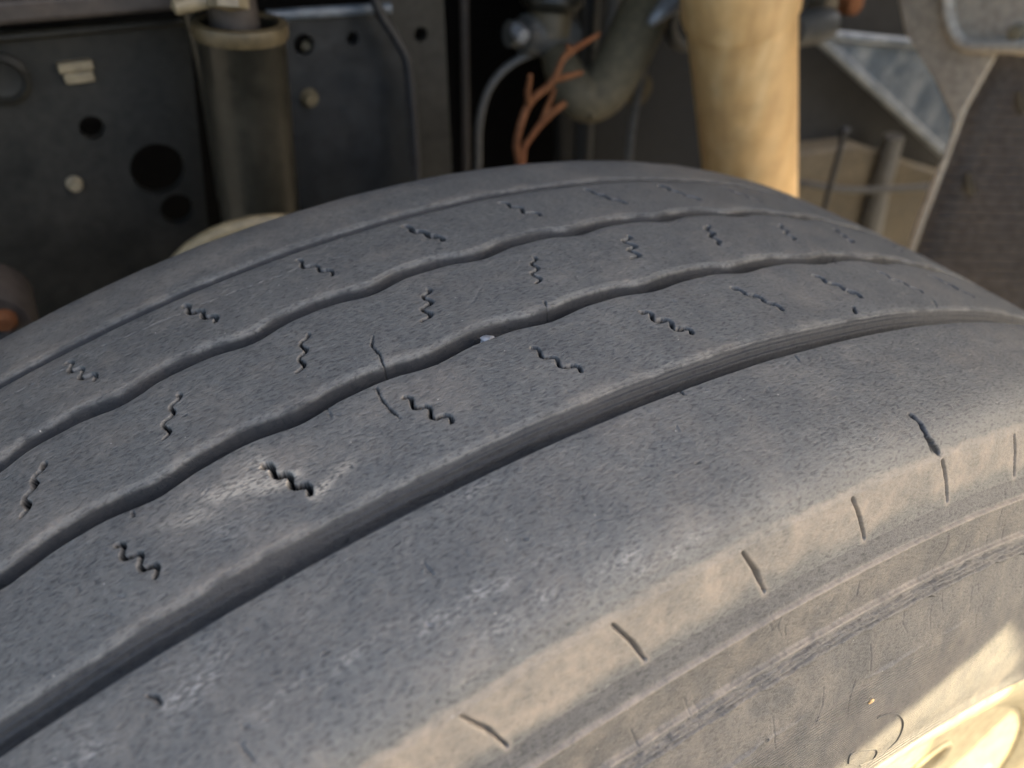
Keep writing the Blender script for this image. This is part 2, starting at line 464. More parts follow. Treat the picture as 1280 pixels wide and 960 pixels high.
# worn edges of the ribs are a little rounded and lifted unevenly
disp = -depth
vis = (TH < 0.6)
tr = (pr > 0.4900)[None, :]
disp += np.where(tr, 0.00020 * fbm(U, Y, 0.012, 41, 3) + 0.00007 * fbm(U * 0.7 + Y * 0.6, Y * 1.3 - U * 0.3, 0.0022, 51, 2), 0.00010 * fbm(U, PY + PR, 0.010, 61, 3))
for (a, b, dp) in GROOVES:                        # rib edges rounded by wear
    disp -= np.where(tr, 0.00022 * np.exp(-((a - Y + wy) / 0.0016) ** 2) * (Y - wy < a + 0.00005), 0)

dust = np.zeros_like(TH); scuff = np.zeros_like(TH); rings = np.zeros_like(TH); chalk = np.zeros_like(TH); raw_cut_shade = np.zeros_like(TH)

def seg_dist(px_, py_, poly, widths):
    """distance to a polyline minus its local half width"""
    best = np.full(px_.shape, 1.0)
    for (p, q, w0, w1) in zip(poly[:-1], poly[1:], widths[:-1], widths[1:]):
        dx, dy = q[0] - p[0], q[1] - p[1]
        t = np.clip(((px_ - p[0]) * dx + (py_ - p[1]) * dy) / (dx * dx + dy * dy + 1e-15), 0, 1)
        best = np.minimum(best, np.hypot(px_ - p[0] - t * dx, py_ - p[1] - t * dy) - (w0 + t * (w1 - w0)))
    return best
ROWS_T = slice(n_so, n_so + n_tr)
def carve(poly, widths, dep, soft=0.00028, lip=0.0, dusty=0.0, ragged=0.00012):
    poly = np.array(poly); u0, u1 = poly[:, 0].min() - 0.006, poly[:, 0].max() + 0.006
    ci = np.where((th * R0 > u0) & (th * R0 < u1))[0]
    if len(ci) == 0: return
    cs = slice(ci[0], ci[-1] + 1)
    rr = np.where((py > poly[:, 1].min() - 0.006) & (py < poly[:, 1].max() + 0.006) & (pr > 0.478))[0]
    if len(rr) == 0: return
    rs = slice(rr[0], rr[-1] + 1)
    u, v = U[cs, rs], Y[cs, rs]
    d = seg_dist(u, v, poly, widths) + ragged * fbm(u, v, 0.0016, 71, 2)
    k = 1 - sstep(-soft, soft, d)
    disp[cs, rs] -= dep * k
    if dep > 0.0009: raw_cut_shade[cs, rs] = np.maximum(raw_cut_shade[cs, rs], np.clip(k * 2.6, 0, 1) * min(1, dep / 0.002))  # deep cuts darkened: painted shade plus unabraded rubber
    if lip: disp[cs, rs] -= lip * np.exp(-(np.maximum(d, 0) / 0.0011) ** 2)
    if dusty:
        dust[cs, rs] = np.maximum(dust[cs, rs], dusty * (d > 0.0001) * np.exp(-(np.maximum(d, 0) / 0.0010) ** 2) * (0.5 + 1.2 * np.clip(fbm(u, v, 0.004, 77, 2) + 0.35, 0, 1)))

SIPES = [(-0.0363, 0.0073, -0.0152, -0.2732, -2), (0.0072, -0.0073, -0.0154, -0.3132, -1), (0.0499, 0.0074, -0.0166, -0.2738, -1)]
for row, (yc, du, dv, ph, k0) in enumerate(SIPES):
    for k in range(k0, 11):
        cu = (ph + k * PITCH) * R0; jit = rng.normal(0, 0.0003, 4)
        if (ph + k * PITCH) > 0.57: continue
        Lg = math.hypot(du, dv); nx, nyv = -dv / Lg, du / Lg
        pts, ws, nodes = [], [], []
        amp = 0.00118 * (1 + 0.22 * rng.normal()); wmul = min(max(1.08 + 0.28 * rng.normal(), 0.7), 1.6) * (1.35 if row == 2 else 1.0) * (1.2 if k > 5 else 1.0)
        shift = rng.normal(0.2, 0.25); wander = rng.normal(0, 0.0005, 3); open_ = rng.uniform(0.45, 1.0, 5)
        for j in range(33):
            t = j / 32
            s = math.sin(2 * math.pi * (2.5 * t) + shift + (0.0 if row != 1 else 0.7))
            s = math.copysign(abs(s) ** 0.8, s) * amp + wander[0] * math.sin(3.1 * t) + wander[1] * math.sin(7.3 * t)
            pts.append((cu + jit[0] + (t - 0.5) * du + nx * s, yc + jit[1] + (t - 0.5) * dv + nyv * s))
            c5 = max(0.0, math.cos(2 * math.pi * 2.5 * t + 0.2)) * open_[min(4, int(t * 5))]
            ws.append(wmul * (0.00040 + 0.00036 * c5))
            nodes.append(wmul * (0.00105 * c5 - 0.00012))
        carve(pts, ws, 0.0042, soft=0.00024, lip=0.00006, dusty=0.14)
        for j in range(32):
            if nodes[j] > 0.0001:
                carve(pts[j:j + 2], [nodes[j], max(nodes[j + 1], 0.0001)], 0.0016, soft=0.00026, ragged=0.0002)

def poly_px(pxs): return [(lambda q: (q[0] * R0, q[1]))(tread(p)) for p in pxs]
z6 = lambda L_: [(400 + 0.390625 * a, 200 + 0.390625 * b) for a, b in L_]
z5 = lambda L_: [(0.390625 * a, 200 + 0.390625 * b) for a, b in L_]
z7 = lambda L_: [(800 + 0.375 * a, 200 + 0.375 * b) for a, b in L_]
z8 = lambda L_: [(0.479 * a, 500 + 0.479 * b) for a, b in L_]
CRACKS = [
    (z6([(170, 565), (165, 595), (190, 622), (205, 660), (218, 700)]), 0.00016, 0.0016),
    (z6([(180, 728), (200, 770), (230, 805), (256, 826)]), 0.00018, 0.0014),
    (z6([(718, 452), (735, 488), (752, 508)]), 0.00018, 0.0012),
    (z6([(22, 795), (35, 830)]), 0.00012, 0.0009),
    (z6([(515, 410), (495, 445), (468, 472)]), 0.00009, 0.0005),
    (z6([(575, 425), (545, 455)]), 0.00008, 0.0004),
    (z6([(130, 815), (200, 800), (260, 785)]), 0.00008, 0.0004),
    (z6([(1140, 850), (1148, 870)]), 0.0001, 0.0006),
    (z6([(1150, 735), (1165, 750)]), 0.0003, 0.0010),
    (z5([(0, 770), (110, 715), (205, 672)]), 0.00010, 0.0007),
    (z5([(270, 620), (400, 568), (520, 515), (590, 488)]), 0.00010, 0.0007),
    (z5([(640, 465), (760, 420), (880, 378), (960, 345)]), 0.00010, 0.0007),
    (z5([(1010, 325), (1110, 308)]), 0.00009, 0.0006),
    (z5([(1050, 795), (1062, 828)]), 0.00012, 0.0008),
    (z5([(700, 400), (715, 392), (735, 385)]), 0.00025, 0.0008),
    (z7([(712, 488), (718, 510)]), 0.0006, 0.0022),
    (z7([(978, 470), (990, 492)]), 0.0003, 0.0016),
    (z7([(655, 310), (652, 340)]), 0.0003, 0.0014),
    (z7([(515, 650), (530, 672)]), 0.0002, 0.0008),
    (z7([(675, 632), (700, 645)]), 0.0003, 0.0006),
    (z7([(135, 770), (145, 782)]), 0.0003, 0.0010),
    (z7([(932, 812), (965, 838)]), 0.00012, 0.0006),
    (z8([(385, 772), (405, 775), (420, 792)]), 0.0003, 0.0012),
    (z8([(630, 905), (665, 945)]), 0.0002, 0.0008),
    (z8([(1105, 425), (1128, 455)]), 0.00016, 0.0008),
    (z8([(345, 290), (350, 302)]), 0.0004, 0.0010),
    (z8([(530, 248), (548, 222)]), 0.00012, 0.0006),
]
for pxs, w, dep in CRACKS:
    pp = poly_px(pxs)
    carve(pp, [w * 0.6] + [w] * (len(pp) - 2) + [w * 0.5], dep, soft=0.00022, ragged=0.0003)
# short random nicks on every rib
for _ in range(420):
    u0 = rng.uniform(-0.19, 0.20); v0 = rng.uniform(-0.094, 0.075)
    if any(a - 0.001 < v0 < b + 0.001 for a, b, dp in GROOVES): continue
    l = rng.uniform(0.0006, 0.0024); an = rng.normal(0.9, 0.5)
    carve([(u0, v0), (u0 + l * math.cos(an), v0 - l * math.sin(an))], [0.00008, 0.00005], rng.uniform(0.0002, 0.0006), soft=0.00024, ragged=0.0002)

# torn chunk at the outer shoulder
TORN = [(1139, 519), (1150, 531), (1158, 545), (1164, 557), (1173, 566)]
pp = poly_px(TORN); carve(pp, [0.0004, 0.0010, 0.0008, 0.0011, 0.0005], 0.0014, soft=0.0004, ragged=0.0008)

# buttress slits, their tops and feet read off the photograph
rows_s = slice(0, n_so)
for k in range(-4, 9):
    ta = -0.1745 + 0.0798 * k; tb = -0.1611 + 0.0798 * k
    if tb > 0.56 or ta < -0.43: continue
    cs_ = np.where((th > min(ta, tb) - 0.02) & (th < max(ta, tb) + 0.02))[0]
    cs = slice(cs_[0], cs_[-1] + 1)
    s_top = np.interp(0.4850, pr[:n_so], ps[:n_so]); s_bot = np.interp(0.4712, pr[:n_so], ps[:n_so])
    u = U[cs, rows_s]; v = np.broadcast_to(ps[None, rows_s], u.shape)
    d = seg_dist(u, v, [(ta * R0, s_top), ((ta + tb) / 2 * R0 + 0.0006, (s_top + s_bot) / 2), (tb * R0, s_bot)], [0.00032, 0.00052 + 0.0001 * rng.normal(), 0.00036])
    d = d + 0.00035 * fbm(u, v, 0.0025, 151 + k, 2)
    disp[cs, rows_s] -= 0.0024 * (1 - sstep(-0.0003, 0.0003, d))
    dust[cs, rows_s] = np.maximum(dust[cs, rows_s], 0.75 * np.exp(-(np.maximum(d, 0) / 0.0012) ** 2))

# sidewall mouldings: thin ridge, stepped ridge with a ragged flash edge, lower line
def side_disp(rc, h, w, wob=0.0, seed=3):
    r_ = PR[:, rows_s] + wob * fbm(U[:, rows_s], U[:, rows_s] * 0, 0.006, seed, 3)
    return h * np.exp(-((r_ - rc) / w) ** 2)
sd = np.zeros((NC, n_so))
sd += side_disp(0.4640, 0.0013, 0.00050)
sd += side_disp(0.4496, 0.0014, 0.00050)
for i, rc in enumerate((0.4476, 0.4462, 0.4449)):
    sd -= side_disp(rc, 0.0014, 0.00040, 0.0006, 80 + i)
ragged = 0.0011 * fbm(U[:, rows_s], U[:, rows_s] * 0, 0.0055, 91, 3)
sd += 0.0016 * sstep(0.4428, 0.4434, PR[:, rows_s] + ragged) * (1 - sstep(0.447, 0.4500, PR[:, rows_s]))
sd += side_disp(0.4268, 0.0009, 0.0005, 0.0004, 95) * np.clip(0.6 + 2 * fbm(U[:, rows_s], U[:, rows_s] * 0, 0.03, 96, 2), 0, 1)
sd += side_disp(0.3790, 0.0016, 0.0030)
# buttress dips between the band and the ridge
sd -= side_disp(0.4690, 0.0002, 0.0022)
disp[:, rows_s] += sd
# faint radial checks on the sidewall
for _ in range(46):
    tc_ = rng.uniform(-0.25, 0.42); r1 = rng.uniform(0.428, 0.470); l = rng.uniform(0.004, 0.012)
    cs_ = np.where(np.abs(th - tc_) < 0.012)[0]; cs = slice(cs_[0], cs_[-1] + 1)
    u = U[cs, rows_s]; v = PR[cs, rows_s]
    d = seg_dist(u, v, [(tc_ * R0, r1), (tc_ * R0 + rng.normal(0, 0.001), r1 - l * 0.5), (tc_ * R0 + rng.normal(0, 0.0015), r1 - l)], [0.0001, 0.00014, 0.00005])
    disp[cs, rows_s] -= 0.0004 * (1 - sstep(-0.0002, 0.00028, d))

# dust masks
Ym = Y * 1000
top_lip = np.zeros_like(TH)
for (a, b, dp) in GROOVES:
    lipc = b + 0.0022
    top_lip = np.maximum(top_lip, np.exp(-((Y - wy - lipc) / 0.0024) ** 2))
nz = fbm(U, Y, 0.009, 101, 4)
nz2 = fbm(U, Y, 0.030, 111, 3)
dust = np.maximum(dust, np.where(tr, top_lip * np.clip(0.08 + 0.5 * nz + 0.3 * nz2, 0, 0.5), 0))
dust = np.maximum(dust, np.where(tr, np.clip(0.03 + 0.25 * nz + 0.25 * nz2, 0, 0.28), 0))
def blot(px, su, sv, rot, amt, target, cut=0.0, sd_=121):
    (t0, y0) = tread(px); u = U - t0 * R0; v = Y - y0
    c, s = math.cos(rot), math.sin(rot)
    a = (u * c + v * s) / su; b = (-u * s + v * c) / sv
    k = np.exp(-(a * a + b * b)) * np.clip(1.0 + 2.6 * (fbm(U, Y, 0.006, sd_, 4)) - cut, 0, 2) * amt
    k[:, pr < 0.4885] = 0
    np.maximum(target, k, out=target)
# chalky splash round one slit
blot((302, 612), 0.011, 0.0040, -0.30, 1.0, chalk, 0.05)
blot((328, 585), 0.0028, 0.0060, 0.2, 1.0, chalk, 0.0)
blot((345, 606), 0.008, 0.0022, 0.0, 0.8, chalk, 0.1)
blot((400, 612), 0.012, 0.0020, 0.35, 0.75, chalk, 0.2)
blot((258, 638), 0.009, 0.0032, -0.2, 0.75, chalk, 0.2)
blot((300, 600), 0.022, 0.0075, -0.2, 0.35, dust, 0.1)
blot((290, 660), 0.008, 0.004, 0.0, 0.35, scuff, 0.1)
# rubbed streak along the outer shoulder
for q, su, sv, am in [((620, 735), 0.016, 0.0018, 1.0), ((660, 712), 0.009, 0.0016, 0.9), ((560, 765), 0.014, 0.0018, 0.9), ((450, 812), 0.014, 0.0018, 0.7), ((380, 850), 0.012, 0.0018, 0.6),
                      ((760, 712), 0.012, 0.0016, 0.7), ((840, 690), 0.010, 0.0014, 0.7), ((660, 760), 0.012, 0.002, 0.5), ((240, 850), 0.010, 0.005, 0.8),
                      ((585, 618), 0.006, 0.0016, 0.8), ((380, 770), 0.0018, 0.0014, 0.9), ((100, 945), 0.008, 0.005, 0.7), ((190, 870), 0.006, 0.001, 0.6)]:
    blot(q, su, sv, 0.04, am, scuff, 0.15)
# dust band on the buttress, below the shoulder; clean dip; dusty ridge
rs_ = PR[:, rows_s]; uu = U[:, rows_s]
nb = fbm(uu, rs_, 0.006, 131, 4); nb2 = fbm(uu, rs_, 0.02, 141, 3)
band = sstep(0.4715, 0.4765, rs_ + 0.004 * nb2) * (1 - sstep(0.4868, 0.4886, rs_ + 0.0014 * nb))
dd = band * np.clip(0.60 + 0.55 * nb + 0.40 * nb2, 0.08, 1)
dd = np.maximum(dd, np.exp(-((rs_ - 0.4642) / 0.0008) ** 2) * np.clip(0.75 + 0.6 * nb, 0, 1))
dd = np.maximum(dd, np.exp(-((rs_ - 0.4498) / 0.0013) ** 2) * np.clip(0.55 + 0.6 * nb, 0, 1))
dd = np.maximum(dd, (rs_ < 0.4480) * np.clip(0.13 + 0.3 * nb + 0.2 * nb2, 0, 1))
dd = np.maximum(dd, ((rs_ > 0.4505) & (rs_ < 0.4630)) * np.clip(0.18 + 0.35 * nb + 0.2 * nb2, 0, 1))
dust[:, rows_s] = np.maximum(dust[:, rows_s], dd)
rings[:, rows_s] = (1 - sstep(0.4215, 0.4262, rs_)) * np.clip(0.7 + 0.8 * nb2, 0, 1)

# positions
yy = Y + disp * ny[None, :]
rr_ = PR + disp * nr[None, :]
X3 = rr_ * np.sin(TH); Z3 = rr_ * np.cos(TH) + Z0
tyre = empty('truck_tyre', (0, 0, 0), 'worn dark grey truck tyre with shallow grooves and zigzag slits in its ribs', 'tyre')
def sheet(name, r0, r1, mat, label=None):
    """rows r0..r1 of the tyre surface as one part, closed round the circumference"""
    n = r1 - r0 + 1
    co = np.stack([X3[:, r0:r1 + 1], yy[:, r0:r1 + 1], Z3[:, r0:r1 + 1]], -1).reshape(-1, 3)
    idx = np.arange(NC * n).reshape(NC, n); nx = np.roll(idx, -1, axis=0)
    q = np.stack([idx[:, :-1], nx[:, :-1], nx[:, 1:], idx[:, 1:]], -1).reshape(-1, 4)
    me = bpy.data.meshes.new(name)
    me.vertices.add(len(co)); me.vertices.foreach_set('co', co.astype(np.float32).ravel())
    me.loops.add(q.size); me.loops.foreach_set('vertex_index', q.astype(np.int32).ravel())
    me.polygons.add(len(q)); me.polygons.foreach_set('loop_start', np.arange(0, q.size, 4, dtype=np.int32))
    me.polygons.foreach_set('loop_total', np.full(len(q), 4, np.int32))
    me.update(calc_edges=True)
    me.polygons.foreach_set('use_smooth', np.ones(len(q), bool))
    uvl = me.uv_layers.new(name='UVMap')
    uvv = np.stack([U[:, r0:r1 + 1] + 3.0, np.broadcast_to(ps[None, r0:r1 + 1], (NC, n)) + wy[:, r0:r1 + 1] + 1.0], -1).reshape(-1, 2)
    uvl.data.foreach_set('uv', uvv[q.ravel()].astype(np.float32).ravel())
    for nm, arr in (('dust', dust), ('scuff', scuff), ('rings', rings), ('chalk', chalk), ('raw', raw_cut_shade), ('fresh', fresh_groove_shade)):
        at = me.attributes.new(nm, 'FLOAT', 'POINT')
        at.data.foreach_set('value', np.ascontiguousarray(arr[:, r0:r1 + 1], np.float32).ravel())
    me.materials.append(M[mat])
    o = bpy.data.objects.new(name, me); link(o, tyre)
    if label: o['label'] = label
    return o
row_y = lambda y: n_so + int(np.abs(ys - y).argmin())
r_sh = int(np.abs(pr[:n_so] - 0.4700).argmin())
sheet('sidewall', 0, r_sh, 'side', 'dusty outer sidewall with thin moulded ridges')
prev = r_sh
names = ['shoulder_rib', 'tread_rib', 'tread_rib', 'tread_rib']
for (a, b, dp), nm in zip(GROOVES, names):
    ra, rb = row_y(a), row_y(b + 0.0002)
    sheet(nm, prev, ra, 'tread', 'wide outer rib with tan dusty edge cut by short slits' if nm == 'shoulder_rib' else None)
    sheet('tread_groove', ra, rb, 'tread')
    prev = rb
r_in = n_so + n_tr + 14
sheet('shoulder_rib', prev, r_in, 'tread', 'smooth dark inner rib next to the truck frame')
sheet('sidewall', r_in, NR - 1, 'side', 'inner sidewall facing the frame')

# ------------------------------------------------------------------ wheel
wheel = empty('steel_wheel', (0, 0, 0), 'cream painted steel wheel inside the tyre, glaring in the sun', 'wheel')
lathe('rim', [(0.352, -0.100), (0.366, -0.1345), (0.3735, -0.1374), (0.3715, -0.1388), (0.3640, -0.1384), (0.3570, -0.1372), (0.3500, -0.1352), (0.343, -0.1325), (0.335, -0.1290),
              (0.330, -0.112), (0.318, -0.06), (0.300, 0.02), (0.335, 0.126), (0.366, 0.138), (0.371, 0.142)], (0, 0, Z0), (0, 1, 0), 'cream', wheel, 160)
yd = -0.1275
hc = at_y((1150, 962), yd)
hth = math.atan2(hc.x, hc.z - Z0); hr = math.hypot(hc.x, hc.z - Z0)
disc_out = [(0.3355 * math.sin(2 * math.pi * k / 120), yd, Z0 + 0.3355 * math.cos(2 * math.pi * k / 120)) for k in range(120)]
hand = []
for k in range(10):
    a = hth + k * 2 * math.pi / 10
    hand.append((Vector((hr * math.sin(a), yd, Z0 + hr * math.cos(a))), 0.017))
plate('disc', disc_out, (0, 0.006, 0), 'cream', wheel, holes=hand + [(Vector((0, yd, Z0)), 0.11)])
for c, r in hand:
    lathe('hand_hole', [(r + 0.0035, -0.0005), (r + 0.002, -0.0018), (r, -0.0008), (r - 0.001, 0.006), (r - 0.0012, 0.020), (0.0, 0.022)], c, (0, 1, 0), 'cream', wheel, 36)
lathe('hub', [(0.118, 0.004), (0.112, -0.010), (0.100, -0.030), (0.060, -0.036), (0.0, -0.036)], (0, yd, Z0), (0, 1, 0), 'cream', wheel, 48)

# moulded letters standing on the lower sidewall, only their tops in view
def on_side(px):
    d = ray(px); t = np.linspace(0.08, 0.7, 5000); P = CAM[None] + t[:, None] * d
    r = np.hypot(P[:, 0], P[:, 2])
    ysurf = np.interp(r, pr[:n_so], py[:n_so])
    i = np.where((P[:, 1] >= ysurf) & (r < 0.49))[0]
    q = P[i[0]]; return Vector((q[0], q[1] - 0.0002, q[2] + Z0))
sw = [o for o in tyre.children if o.name == 'sidewall'][0]
zl = lambda L_: [(1000 + 0.21875 * a, 780 + 0.21875 * b) for a, b in L_]
for pxs, w in ((zl([(440, 535), (500, 512), (556, 513), (588, 555), (575, 620), (535, 680), (440, 762)]), 0.0002),
               (zl([(275, 795), (285, 745), (330, 725), (385, 716), (432, 714), (434, 742), (400, 778), (340, 806)]), 0.0002)):
    o = tube('moulded_letter', [on_side(p) for p in pxs], w, 'side', None, 8, 6)
    link_parent = sw
    o.parent = sw; o.matrix_parent_inverse = sw.matrix_world.inverted()

# a stone chip caught in a groove and a scrap of straw on the sidewall
def chip(name, P, sx, sy, sz, mat, label, cat, seed):
    bm = bmesh.new(); bmesh.ops.create_icosphere(bm, subdivisions=2, radius=1)
    rn_ = random.Random(seed)
    for v in bm.verts:
        k_ = 1 + rn_.uniform(-0.22, 0.22)
        v.co = P + Vector((v.co.x * sx * k_, v.co.y * sy * k_, v.co.z * sz * k_))
    return tag(from_bm(name, bm, mat), label, cat)
tt, ty = tread((610, 421))
ty = -0.0172
chip('stone_chip', Vector(((R0 - 0.0016) * math.sin(tt), ty, Z0 + (R0 - 0.0016) * math.cos(tt))), 0.0022, 0.0018, 0.0011, 'silver', 'tiny pale stone chip lodged in a wavy tread groove', 'stone', 5)
Ps = on_side((1088, 876))
chip('straw_scrap', Ps, 0.0012, 0.0005, 0.0008, 'pole', 'tiny tan scrap of straw stuck to the outer sidewall', 'straw', 6)

# ------------------------------------------------------------------ frame rail behind the tyre
YF = 0.34
rail = empty('frame_rail', at_y((60, 420), YF), 'dark grey-green steel frame rail with punched holes and pale bolts left of tube', 'frame rail')
ol = [at_y((-160, 45), YF), at_y((235, 28), YF), at_y((262, 300), YF), at_y((262, 460), YF), at_y((-160, 560), YF)]
ho = [(at_y((115, 160), YF), 0.0070), (at_y((198, 212), YF), 0.0165), (at_y((222, 262), YF), 0.0105)]
plate('web', ol, (0, 0.008, 0), 'rail', rail, holes=ho)
a, b = at_y((-160, 30), YF - 0.03), at_y((240, 2), YF - 0.03)
def beam_px(name, pa, pb, y0, y1, h, mat, parent, bevel=0.003):
    A, B = at_y(pa, y0), at_y(pb, y0)
    bm = bmesh.new(); vs = []
    for q in (A, B):
        for dy, dz in ((0, 0), (y1 - y0, 0), (y1 - y0, h), (0, h)):
            vs.append(bm.verts.new(q + Vector((0, dy, dz))))
    for f in ((0, 1, 2, 3), (4, 7, 6, 5), (0, 4, 5, 1), (1, 5, 6, 2), (2, 6, 7, 3), (3, 7, 4, 0)): bm.faces.new([vs[i] for i in f])
    return from_bm(name, bm, mat, parent, bevel=bevel)
beam_px('top_flange', (-160, 48), (240, 13), YF - 0.045, YF + 0.005, 0.012, 'flange', rail)
beam_px('flange_fillet', (-160, 72), (238, 34), YF - 0.006, YF, 0.006, 'rail', rail)
def bolt_at(px, y, r, mat, parent, name='bolt', h=0.006):
    c = at_y(px, y)
    return lathe(name, [(r * 1.25, 0.0), (r * 1.25, -0.0015), (r, -0.002), (r * 0.96, -h * 0.8), (r * 0.8, -h), (0, -h * 1.05)], c, (0, 1, 0), mat, parent, 18)
b1 = bolt_at((93, 229), YF, 0.0038, 'bolt', rail)
c = at_y((97, 89), YF)
sb = empty('slotted_stud', c, 'pale slotted square stud on the grey-green frame rail', 'stud')
box('head', (c.x - 0.0095, c.y - 0.006, c.z + 0.001), (c.x + 0.0085, c.y + 0.001, c.z + 0.0065), 'bolt', sb, 0.0012)
box('foot', (c.x - 0.0080, c.y - 0.005, c.z - 0.0055), (c.x + 0.0075, c.y + 0.001, c.z + 0.0005), 'bolt', sb, 0.0012)
lathe('boss', [(0.014, 0.001), (0.014, -0.004), (0.011, -0.006), (0.009, -0.003), (0.0, -0.002)], at_y((2, 98), YF), (0, 1, 0), 'rail', rail, 30)

# upright bushing tube
tb_ = at_y((322, 232), 0.285); tt_ = at_y((300, 32), 0.285)
bush = empty('spring_bushing', tb_, 'upright greasy dark steel tube with a worn brass-coloured rim beside frame rail', 'tube')
ax = (tt_ - tb_); ln = ax.length
lathe('barrel', [(0.0235, -0.03), (0.0235, ln - 0.004), (0.0245, ln), (0.0205, ln + 0.0005), (0.0205, ln - 0.03), (0, ln - 0.03)], tb_, ax, 'tube_dark', bush, 40)
lathe('rim', [(0.0246, ln - 0.006), (0.0258, ln - 0.003), (0.0250, ln + 0.002), (0.0212, ln + 0.0028), (0.0206, ln - 0.001)], tb_, ax, 'brass', bush, 40)
tube('side_flange', [at_y((238, 12), 0.31), at_y((262, 110), 0.31), at_y((283, 250), 0.31)], 0.0055, 'tube_dark', bush, 10)
tube('edge_strip', [at_y((357, 120), 0.285), at_y((362, 190), 0.285), at_y((366, 240), 0.285)], [0.001, 0.0022, 0.0025], 'tan', bush, 8)
pin = empty('shackle_pin', at_y((285, 20), 0.285), 'dull brown pin and pale nut sticking out above the upright tube', 'pin')
lathe('shank', [(0.013, -0.012), (0.013, 0.02), (0.011, 0.05), (0, 0.05)], at_y((292, 22), 0.285), (0, 0, 1), 'flange', pin, 24)
lathe('nut', [(0.0, -0.002), (0.010, 0.0), (0.010, 0.014), (0.0, 0.016)], at_y((286, 10), 0.262), (0.2, 0.3, 1), 'bolt', pin, 6)
lathe('cotter', [(0.0, -0.012), (0.0042, -0.010), (0.0042, 0.010), (0.0, 0.012)], at_y((243, 3), 0.27), (1, 0, 0.1), 'bolt', pin, 14)

# tan cap of the spring eye, its lower half behind the tyre
cc = at_y((332, 362), 0.235)
cap = empty('leaf_spring_eye', cc, 'thin round tan ring rising behind the inner edge of the tyre below the upright tube', 'spring eye')
lathe('ring', [(0.0545 + 0.0048 * math.cos(q * math.pi / 6), 0.0048 * math.sin(q * math.pi / 6)) for q in range(13)], cc, (0.15, 1, 0.35), 'tan', cap, 64)
lathe('dark_core', [(0.0535, 0.0), (0.040, 0.003), (0.0, 0.004)], cc, (0.15, 1, 0.35), 'black', cap, 48)  # black disc stands in for the shaded hollow inside the ring


# second bracket plate with its upper edge, highlight put in as a paler colour
YB = 0.33
br = empty('gusset_plate', at_y((430, 240), YB), 'dark blue-grey gusset plate with round holes and bright upper lip', 'plate')
plate('web', [at_y((345, 26), YB), at_y((486, 18), YB), at_y((512, 90), YB), at_y((521, 235), YB), at_y((521, 330), YB), at_y((372, 360), YB)], (0, 0.007, 0), 'rail_blue', br,
      holes=[(at_y((380, 56), YB), 0.0066), (at_y((441, 48), YB), 0.0042)])
tube('lip', [at_y((333, 20), YB - 0.004), at_y((405, 15), YB - 0.004), at_y((488, 10), YB - 0.004)], 0.0034, 'bracket', br, 12)  # paler than the web to stand for the highlight on its ridge
bolt_at((386, 122), YB, 0.0048, 'hose', br)
bolt_at((384, 58), YB + 0.012, 0.0030, 'bolt', br)
st = empty('stay_plate', at_y((545, 220), YB + 0.02), 'narrow dark upright stay plate between gusset plate and black gap', 'plate')
plate('web', [at_y((470, 0), YB + 0.02), at_y((500, -30), YB + 0.02), at_y((553, -30), YB + 0.02), at_y((571, 330), YB + 0.02), at_y((505, 330), YB + 0.02)], (0, 0.006, 0), 'rail', st,
      holes=[(at_y((526, 43), YB + 0.02), 0.0050)])
tag(tube('wiring_conduit', [at_y((462, -25), YB - 0.02), at_y((474, 14), YB - 0.02), at_y((496, 50), YB - 0.02), at_y((509, 78), YB - 0.02), at_y((515, 140), YB - 0.02), at_y((520, 210), YB - 0.02), at_y((523, 280), YB - 0.02)], 0.0034, 'cable'),
    'thin black conduit running down the edge of the gusset plate', 'cable')

# ------------------------------------------------------------------ brake lines and fittings in the middle
tag(tube('brake_pipe', [at_y((598, 320), 0.40), at_y((598, 200), 0.40), at_y((600, 150), 0.40), at_y((612, 110), 0.40), at_y((636, 82), 0.40), at_y((668, 66), 0.40), at_y((700, 58), 0.42)], 0.0032, 'grey'),
    'thin metal brake pipe curving up to the grey coupling', 'pipe')
tag(tube('control_rod', [at_y((580, -20), 0.45), at_y((582, 120), 0.45), at_y((584, 320), 0.45)], 0.0034, 'flange'),
    'thin dull brown upright rod in the black gap', 'rod')
fit = empty('pipe_coupling', at_y((680, 55), 0.40), 'grey cast coupling with round studs above the rust-coloured twig', 'coupling')
A, B = at_y((636, 42), 0.40), at_y((716, 46), 0.40); axv = B - A
lathe('body', [(0, 0), (0.010, 0.0), (0.010, 0.012), (0.0155, 0.014), (0.0165, 0.026), (0.0165, axv.length * 0.8), (0.013, axv.length), (0, axv.length)], A, axv, 'grey', fit, 28)
lathe('stud', [(0.0, -0.010), (0.0055, -0.008), (0.0055, 0.004), (0.0, 0.005)], at_y((648, 40), 0.382), (0, 1, 0.2), 'silver', fit, 14)
lathe('stud', [(0.0, -0.008), (0.0040, -0.007), (0.0040, 0.004), (0.0, 0.005)], at_y((664, 40), 0.382), (0, 1, 0.2), 'grey', fit, 14)
lathe('upper_flange', [(0, -0.004), (0.022, -0.004), (0.0255, 0.000), (0.0255, 0.006), (0.022, 0.010), (0, 0.010)], at_y((690, 4), 0.40), (0.1, 0.1, 1), 'tube_dark', fit, 32)
lathe('neck', [(0.018, -0.018), (0.018, 0.0)], at_y((688, 14), 0.40), (0.1, 0.1, 1), 'brass', fit, 28)

